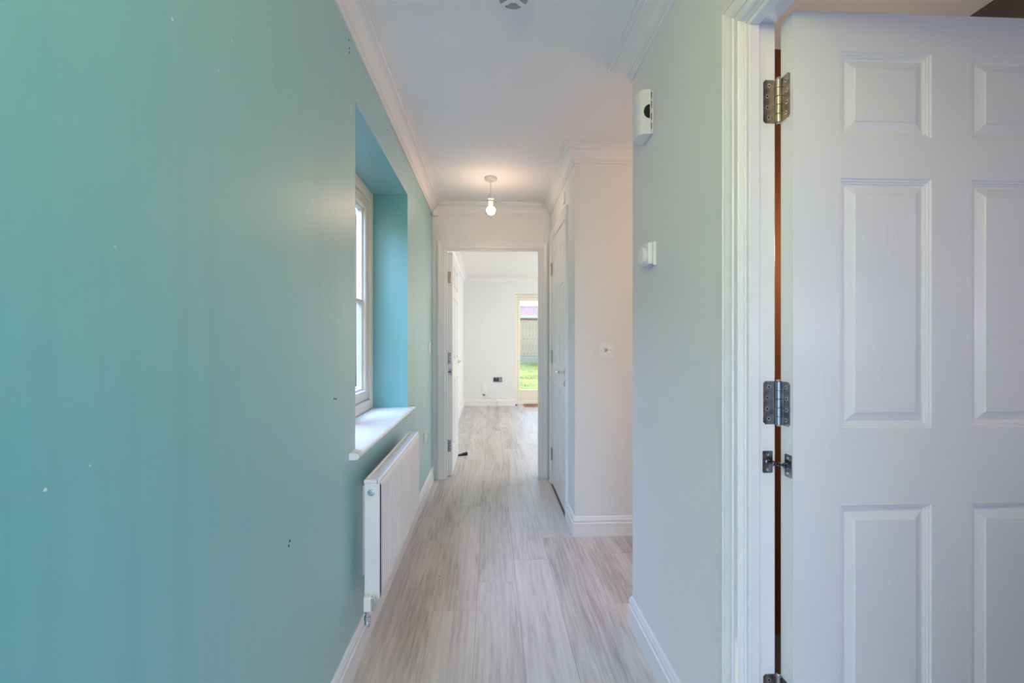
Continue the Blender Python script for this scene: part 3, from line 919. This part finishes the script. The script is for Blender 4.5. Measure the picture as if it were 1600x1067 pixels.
new_obj('bulb_collar', lathe(B(), (0, PY, HC - 0.203), (0, 0, -1), [(0.0125, 0.0), (0.0150, 0.006), (0.0215, 0.0135)], 28), M['pvc'], pend, smooth=True)
pr = []
for i in range(12):
    a = math.radians(46 - i * 12)
    pr.append((0.0318 * math.cos(a), 0.0229 - 0.0318 * math.sin(a)))
pr.append((0.001, 0.0547))
new_obj('bulb', lathe(B(), (0, PY, HC - 0.2160), (0, 0, -1), pr, 28), M['bulb'], pend, smooth=True)

# ------------------------------------------------------------------ smoke alarm on the ceiling
sa = (0.077, 1.545, HC)
smoke = empty('smoke_alarm', sa, 'round white smoke alarm with grey vents on the ceiling', 'smoke alarm')
new_obj('base', lathe(B(), sa, (0, 0, -1), [(0.062, 0), (0.063, 0.004), (0.062, 0.012), (0.054, 0.013)], 36), M['pvc'], smoke, smooth=True)
new_obj('cover', lathe(B(), (sa[0], sa[1], HC - 0.012), (0, 0, -1), [(0.055, 0), (0.055, 0.008), (0.050, 0.016), (0.040, 0.021), (0.0, 0.022)], 36), M['pvc'], smoke, smooth=True)
for i in range(4):
    a0 = math.radians(90 * i)
    pts = [(0.050 * math.cos(a0 + t), 0.050 * math.sin(a0 + t)) for t in [math.radians(q) for q in range(-32, 33, 8)]]
    pts += [(0.022 * math.cos(a0 + t), 0.022 * math.sin(a0 + t)) for t in [math.radians(q) for q in (20, 0, -20)]]
    new_obj('vent', prism(B(), (sa[0], sa[1], HC - 0.0345), (1, 0, 0), (0, 1, 0), (0, 0, 1), pts, 0.014), M['vent_grey'], smoke)
new_obj('test_button', lathe(B(), (sa[0], sa[1], HC - 0.033), (0, 0, -1), [(0.016, 0), (0.016, 0.004), (0.013, 0.006), (0.0, 0.0062)], 24), M['pvc'], smoke, smooth=True)

# ------------------------------------------------------------------ door chime on the near white wall
def bow(ya, yb, d, x0, k=14, pw=0.62):
    c, hw = (ya + yb) / 2, (yb - ya) / 2
    pts = []
    for i in range(k + 1):
        a = PI * i / k
        cx, sy = math.cos(a), math.sin(a)
        pts.append((x0 - d * sy ** pw, c - hw * (abs(cx) ** 0.8) * (1 if cx > 0 else -1)))
    return pts
chime = empty('door_chime', (XR, 1.705, 1.968), 'white bow fronted door chime high on the near white wall', 'door chime')
new_obj('back_plate', box(B(), XR - 0.007, XR, 1.655, 1.757, 1.970, 2.130, 0.002), M['pvc'], chime)
new_obj('cover', prism(B(), (0, 0, 1.968), (1, 0, 0), (0, 1, 0), (0, 0, 1), bow(1.655, 1.757, 0.046, XR - 0.009), 0.164), M['pvc'], chime, smooth=True)
for z in (1.985, 2.02, 2.065, 2.10):
    new_obj('slot', box(B(), XR - 0.0092, XR - 0.0068, 1.6535, 1.660, z, z + 0.022), M['dark'], chime)
# half-moon sound opening on the side that faces the camera
pts = [(0.020 * math.sin(a), 0.024 * math.cos(a)) for a in [PI * i / 12 for i in range(13)]]
bm = B()
bp_ = bow(1.655, 1.757, 0.0464, XR - 0.009, 40)
def bow_y(x):
    best = min((abs(p[0] - x), p[1]) for p in bp_[:20])
    return best[1]
n_ = 7
top_, bot_ = [], []
for i in range(n_ + 1):
    x = XR - 0.0135 - 0.0225 * i / n_
    h = 0.026 * math.sqrt(max(0.0, 1 - (i / n_) ** 2))
    xs_, best = x, None
    for p, q in zip(bp_, bp_[1:20]):
        if (p[0] - x) * (q[0] - x) <= 0 and abs(p[0] - q[0]) > 1e-9:
            best = p[1] + (q[1] - p[1]) * (x - p[0]) / (q[0] - p[0]); break
    yy = (best if best is not None else bow_y(x)) - 0.0008
    top_.append(bm.verts.new((x, yy, 2.050 + h)))
    bot_.append(bm.verts.new((x, yy, 2.050 - h)))
for i in range(n_):
    try: bm.faces.new((bot_[i], bot_[i + 1], top_[i + 1], top_[i]))
    except ValueError: pass
new_obj('sound_opening', bm, M['dark'], chime)

# ------------------------------------------------------------------ thermostat
th = empty('thermostat', (XR, 1.66, 1.478), 'square white dial thermostat at shoulder height on the near white wall', 'thermostat')
new_obj('back_plate', box(B(), XR - 0.012, XR, 1.622, 1.704, 1.478, 1.564, 0.003, 2), M['pvc'], th)
new_obj('body', box(B(), XR - 0.030, XR - 0.0125, 1.626, 1.702, 1.482, 1.560, 0.004, 2), M['pvc'], th)
bm = lathe(B(), (XR - 0.030, 1.668, 1.518), (-1, 0, 0), [(0.030, 0), (0.030, 0.010), (0.028, 0.014), (0.0, 0.0145)], 30)
dial = new_obj('dial', bm, M['pvc'], th, smooth=True)

# ------------------------------------------------------------------ plates and sockets
def plate(name, c, u, n, w, h, label, cat, group=None, m=None, t=0.008, screws=True):
    root = new_obj(name, prism(B(), Vector(c), u, (0, 0, 1), n, rrect(-w / 2, w / 2, -h / 2, h / 2, 0.004), t), m or M['pvc'], label=label, cat=cat, group=group)
    if screws:
        for s in (-1, 1):
            p = Vector(c) + Vector(u) * (s * (w / 2 - 0.013)) + Vector(n) * (t - 0.0004)
            new_obj('screw', lathe(B(), p, n, [(0.0034, 0), (0.0034, 0.0006), (0.0012, 0.0002)], 12), M['pvc_grey'], root)
    return root
NX, NY = (1, 0, 0), (0, -1, 0)
sp = plate('switch_plate', (0.711, YR, 1.145), (1, 0, 0), NY, 0.088, 0.088, 'square white blanking plate on the return wall with two grey screws', 'wall plate')
for i, (a, b, c_, d_) in enumerate(((-0.012, 0.010, 0.006, 0.010), (-0.010, 0.013, -0.001, 0.003), (-0.013, 0.006, -0.009, -0.005))):
    new_obj('moulded_bar', box(B(), 0.711 + a, 0.711 + b, YR - 0.0088, YR - 0.0078, 1.145 + c_, 1.145 + d_), M['pvc_grey'], sp)
sw = plate('light_switch', (XL, 3.752, 1.147), (0, 1, 0), NX, 0.086, 0.086, 'white light switch at the far end of the teal wall', 'light switch')
new_obj('rocker', prism(B(), (XL + 0.008, 3.752, 1.147), (0, 1, 0), (0, 0, 1), NX, rrect(-0.009, 0.009, -0.013, 0.013, 0.002), 0.004), M['pvc'], sw)
so = plate('power_socket', (XL, 3.530, 0.468), (0, 1, 0), NX, 0.146, 0.086, 'white double power socket low on the teal wall past the radiator', 'socket')
for s in (-1, 1):
    new_obj('rocker', prism(B(), (XL + 0.008, 3.530 + s * 0.018, 0.492), (0, 1, 0), (0, 0, 1), NX, rrect(-0.007, 0.007, -0.010, 0.010, 0.002), 0.003), M['pvc'], so)
    for du, dz in ((0, -0.004), (-0.011, -0.024), (0.011, -0.024)):
        new_obj('pin_hole', box(B(), XL + 0.0076, XL + 0.0084, 3.530 + s * 0.040 + du - 0.003, 3.530 + s * 0.040 + du + 0.003, 0.468 + dz - 0.003, 0.468 + dz + 0.003), M['dark'], so)
plate('small_plate', (XC, 3.17, 2.205), (0, 1, 0), (-1, 0, 0), 0.06, 0.075, 'small pale blank plate high above the cupboard door', 'wall plate', screws=False, t=0.012)
# living room back wall
tv = plate('media_outlet', (0.128, YB, 0.488), (1, 0, 0), NY, 0.165, 0.095, 'brushed metal and black media outlet on the living room back wall', 'socket', m=M['steel'], screws=False)
for i, xx in enumerate((-0.062, -0.030, 0.004)):
    new_obj('insert', box(B(), 0.128 + xx - 0.014, 0.128 + xx + 0.014, YB - 0.012, YB - 0.0075, 0.455, 0.520, 0.002), M['black'], tv)
bs = plate('power_socket', (-0.120, YB, 0.355), (1, 0, 0), NY, 0.086, 0.150, 'white upright socket plate on the living room back wall', 'socket', screws=False)
new_obj('rocker', box(B(), -0.142, -0.098, YB - 0.012, YB - 0.007, 0.375, 0.395, 0.002), M['pvc'], bs)
co_ = plate('cable_outlet', (-0.127, YB, 0.205), (1, 0, 0), NY, 0.046, 0.030, 'small grey cable outlet above the living room skirting', 'cable outlet', m=M['pvc_grey'], screws=False)
new_obj('cable', tube(B(), [(-0.115, YB - 0.008, 0.200), (-0.08, YB - 0.014, 0.175), (-0.02, YB - 0.022, 0.158), (0.06, YB - 0.024, 0.150), (0.11, YB - 0.022, 0.128), (0.125, YB - 0.024, 0.09), (0.128, YB - 0.022, 0.010)], 0.0045, 8),
        M['pvc'], label='thin white cable trailing along the living room skirting', cat='cable')

# screw holes and chips left in the teal wall
for (y, z) in ((1.651, 2.278), (1.658, 2.253), (1.657, 2.236), (2.253, 2.235), (1.498, 1.015), (1.516, 1.012), (1.167, 0.687), (1.172, 0.697)):
    bm = lathe(B(), (XL + 0.0002, y, z), NX, [(0.0036, -0.001), (0.0034, 0.0007), (0.0024, 0.0009), (0.0019, 0.0003), (0.0, 0.0002)], 12)
    new_obj('screw_hole', bm, M['pin'] if 'pin' in M else M.setdefault('pin', mat('wall_plug', srgb(20, 92, 92), 0.6)), wall_left)
M['chip'] = mat('chipped_plaster', srgb(206, 222, 212), 0.9)
random.seed(9)
for (px, pz, r) in ((0.749, 1.713, 0.0032), (1.065, 1.910, 0.0030), (0.916, 1.790, 0.0026), (0.872, 1.705, 0.0018), (1.282, 1.954, 0.0024), (0.542, 1.031, 0.0022), (0.600, 1.043, 0.0014), (0.639, 1.328, 0.0014), (0.80, 1.86, 0.0015)):
    pts = [(r * (0.6 + 0.6 * random.random()) * math.cos(a), r * (0.6 + 0.7 * random.random()) * math.sin(a)) for a in [2 * PI * i / 7 for i in range(7)]]
    new_obj('paint_chip', prism(B(), (XL - 0.0002, px, pz), (0, 1, 0), (0, 0, 1), NX, pts, 0.0007), M['chip'], wall_left)

# rubber wedge holding the far door
bm = B()
pr_ = [(0, 0), (0.115, 0), (0.115, 0.030), (0, 0.004)]
prism(bm, (0, 0, 0), (1, 0, 0), (0, 0, 1), (0, 1, 0), pr_, 0.042)
for v in bm.verts:
    x, y, z = v.co
    a = math.radians(18)
    v.co = Vector((D2X - 0.012 + x * math.cos(a) - y * math.sin(a), D2Y + 0.700 + x * math.sin(a) + y * math.cos(a), z))
new_obj('door_wedge', bm, M['black'], label='black rubber wedge on the floor under the far open door', cat='door wedge')

# coir mat in the garden door recess
cm = new_obj('doormat', box(B(), 0.62, 1.42, YB - 0.19, YB + 0.185, 0.0, 0.014, 0.004), M['coir'], label='brown coir doormat in front of the garden door', cat='doormat')
bm = B()
random.seed(5)
for i in range(16):
    for j in range(2):
        x0 = 0.66 + i * 0.047
        y0 = YB - 0.12 + j * 0.16
        box(bm, x0, x0 + 0.026 + 0.008 * random.random(), y0, y0 + 0.075, 0.0135, 0.0152)
new_obj('mat_pattern', bm, mat('mat_dark_fibre', srgb(92, 70, 56), 0.95), cm, kind='stuff')

# ------------------------------------------------------------------ garden door
gy = YB + 0.20
gd = empty('door_4', (PX[0], gy, 0), 'cream framed glazed garden door at the end of living room', 'door', kind=S)
def framed_x(bm, x0, x1, z0, z1, w, y0, y1, wb=None, wt=None, bev=0.004):
    wb, wt = wb or w, wt or w
    box(bm, x0, x0 + w, y0, y1, z0, z1, bev)
    box(bm, x1 - w, x1, y0, y1, z0, z1, bev)
    box(bm, x0 + w - 0.001, x1 - w + 0.001, y0, y1, z0, z0 + wb, bev)
    box(bm, x0 + w - 0.001, x1 - w + 0.001, y0, y1, z1 - wt, z1, bev)
    return bm
new_obj('outer_frame', framed_x(B(), PX[0], PX[1], 0.0, PX[3], 0.050, gy, gy + 0.07, wb=0.085), M['cream'], gd)
xm = (PX[0] + PX[1]) / 2
for a, b in ((PX[0] + 0.05, xm), (xm, PX[1] - 0.05)):
    lf = new_obj('leaf_frame', framed_x(B(), a, b, 0.085, PX[3] - 0.05, 0.055, gy + 0.008, gy + 0.062, wb=0.19, wt=0.075, bev=0.006), M['cream'], gd)
    new_obj('pane', box(B(), a + 0.052, b - 0.052, gy + 0.032, gy + 0.036, 0.272, PX[3] - 0.122), M['glass'], lf)
new_obj('step_sill', box(B(), PX[0] + 0.001, PX[1] - 0.001, gy - 0.055, gy, 0.0, 0.05, 0.004), M['gloss'], gd)

# ------------------------------------------------------------------ garden
bm = B()
gx, gyn = 30, 34
vs_ = {}
random.seed(2)
for i in range(gx + 1):
    for j in range(gyn + 1):
        x = -3.5 + 9.0 * i / gx
        y = YB + 0.75 + (19.3 - YB - 0.75) * j / gyn
        t = j / gyn
        z = -0.10 + 0.42 * t + 0.03 * math.sin(x * 1.7 + y) + random.uniform(-0.012, 0.012)
        vs_[i, j] = bm.verts.new((x, y, z))
for i in range(gx):
    for j in range(gyn):
        bm.faces.new((vs_[i, j], vs_[i + 1, j], vs_[i + 1, j + 1], vs_[i, j + 1]))
lawn = new_obj('lawn', bm, M['soil'], smooth=True, kind=S, label='sunlit sloping lawn beyond the garden door', cat='lawn')
verts, faces = [], []
random.seed(3)
for _ in range(26000):
    y = YB + 0.9 + (18.9 - YB - 0.9) * random.random() ** 0.8
    x = -0.6 + 2.6 * (y / 14) * random.random() + 0.2
    t = (y - YB - 0.75) / (19.3 - YB - 0.75)
    z = -0.11 + 0.42 * t + 0.03 * math.sin(x * 1.7 + y)
    h, w, a = random.uniform(0.03, 0.075), random.uniform(0.004, 0.009), random.uniform(0, 2 * PI)
    lx, ly = random.uniform(-0.03, 0.03), random.uniform(-0.03, 0.03)
    k = len(verts)
    verts += [(x - w * math.cos(a), y - w * math.sin(a), z), (x + w * math.cos(a), y + w * math.sin(a), z), (x + lx, y + ly, z + h)]
    faces.append((k, k + 1, k + 2))
me = bpy.data.meshes.new('grass')
me.from_pydata(verts, [], faces)
me.materials.append(M['grass'])
go = bpy.data.objects.new('grass', me)
C.objects.link(go)
tag(go, 'short bright green grass growing on the sunlit lawn', 'grass', kind='stuff')
new_obj('patio', box(B(), -3.5, 5.5, YB + 0.30, YB + 0.95, -0.20, -0.06), M['paving'], kind=S, label='pale paving strip outside the garden door', cat='patio')

FY = 19.0
fence = empty('fence', (1.5, FY, 0.3), 'weathered pale timber garden fence at the end of lawn', 'fence')
x = -1.4
random.seed(8)
while x < 4.6:
    w = 0.145
    z1 = 2.03 + random.uniform(-0.006, 0.006)
    yo = random.uniform(-0.004, 0.004)
    new_obj('board', prism(B(), (x, FY + yo, 0.60), (1, 0, 0), (0, 0, 1), (0, -1, 0), [(0, 0), (w - 0.006, 0), (w - 0.006, z1 - 0.60), (0, z1 - 0.60)], 0.014 if int(x * 100) % 2 else 0.020), M['fence'], fence)
    x += w
for z0, z1, y0 in ((1.30, 1.37, 0.034), (2.03, 2.08, 0.034), (0.70, 0.77, 0.034)):
    new_obj('rail', box(B(), -1.4, 4.6, FY - y0, FY + 0.004, z0, z1, 0.004), M['fence'], fence)
new_obj('gravel_board', box(B(), -1.4, 4.6, FY - 0.025, FY + 0.02, 0.20, 0.58, 0.004), M['concrete'], fence)
for px in (-0.62, 2.62):
    new_obj('post', box(B(), px - 0.045, px + 0.045, FY - 0.03, FY + 0.06, 0.1, 2.12, 0.006), M['concrete'], fence)

# neighbour's low building behind the fence
GY = 26.0
new_obj('ground', box(B(), -5, 8, 19.3, 33, -0.1, 0.30), M['soil'], kind=S, label='ground beyond the garden fence', cat='ground')
nb = empty('garage', (1.5, GY, 0.5), 'low brick building with pinkish tiled roof behind the garden fence', 'building')
new_obj('wall', box(B(), -4, 7, GY, GY + 5, 0.3, 2.62), M['brick'], nb)
new_obj('gutter', box(B(), -4.2, 7.2, GY - 0.22, GY - 0.08, 2.52, 2.64, 0.02), M['gutter'], nb)
bm = B()
pitch_a = math.radians(24)
rows_n = 10
for r in range(rows_n):
    d0 = r * 0.15
    for k in range(56):
        xa = -4.2 + k * 0.205 + (0.1 if r % 2 else 0)
        y0, z0 = GY - 0.18 + d0 * math.cos(pitch_a), 2.66 + d0 * math.sin(pitch_a)
        y1, z1 = y0 + 0.18 * math.cos(pitch_a), z0 + 0.18 * math.sin(pitch_a)
        q = [(xa, y0, z0 + 0.05), (xa + 0.195, y0, z0 + 0.05), (xa + 0.195, y1, z1), (xa, y1, z1), (xa, y0, z0 - 0.01), (xa + 0.195, y0, z0 - 0.01)]
        v = [bm.verts.new(p) for p in q]
        bm.faces.new((v[0], v[1], v[2], v[3])); bm.faces.new((v[4], v[5], v[1], v[0]))
roof = new_obj('roof_tiles', bm, M['roof_tile'], nb, kind='stuff')
new_obj('ridge', tube(B(), [(-4.2, GY - 0.18 + 1.5 * math.cos(pitch_a), 2.66 + 1.5 * math.sin(pitch_a)), (7.2, GY - 0.18 + 1.5 * math.cos(pitch_a), 2.66 + 1.5 * math.sin(pitch_a))], 0.07, 10), M['roof_tile'], nb)

# neighbouring house seen through the hall window
nh = empty('house', (-4.4, 8, 0), 'pinkish brick house wall outside the hall window', 'building')
new_obj('wall', box(B(), -5.4, -4.2, 1.0, 16.0, -0.2, 5.0), M['brick'], nh)
new_obj('eaves_board', box(B(), -5.4, -4.05, 1.0, 16.0, 5.0, 5.18, 0.01), M['gutter'], nh)
new_obj('ground', box(B(), -4.2, XL - 0.30, 0.0, YB, -0.25, -0.10), M['paving'], kind=S, label='paved side path outside the hall window', cat='path')
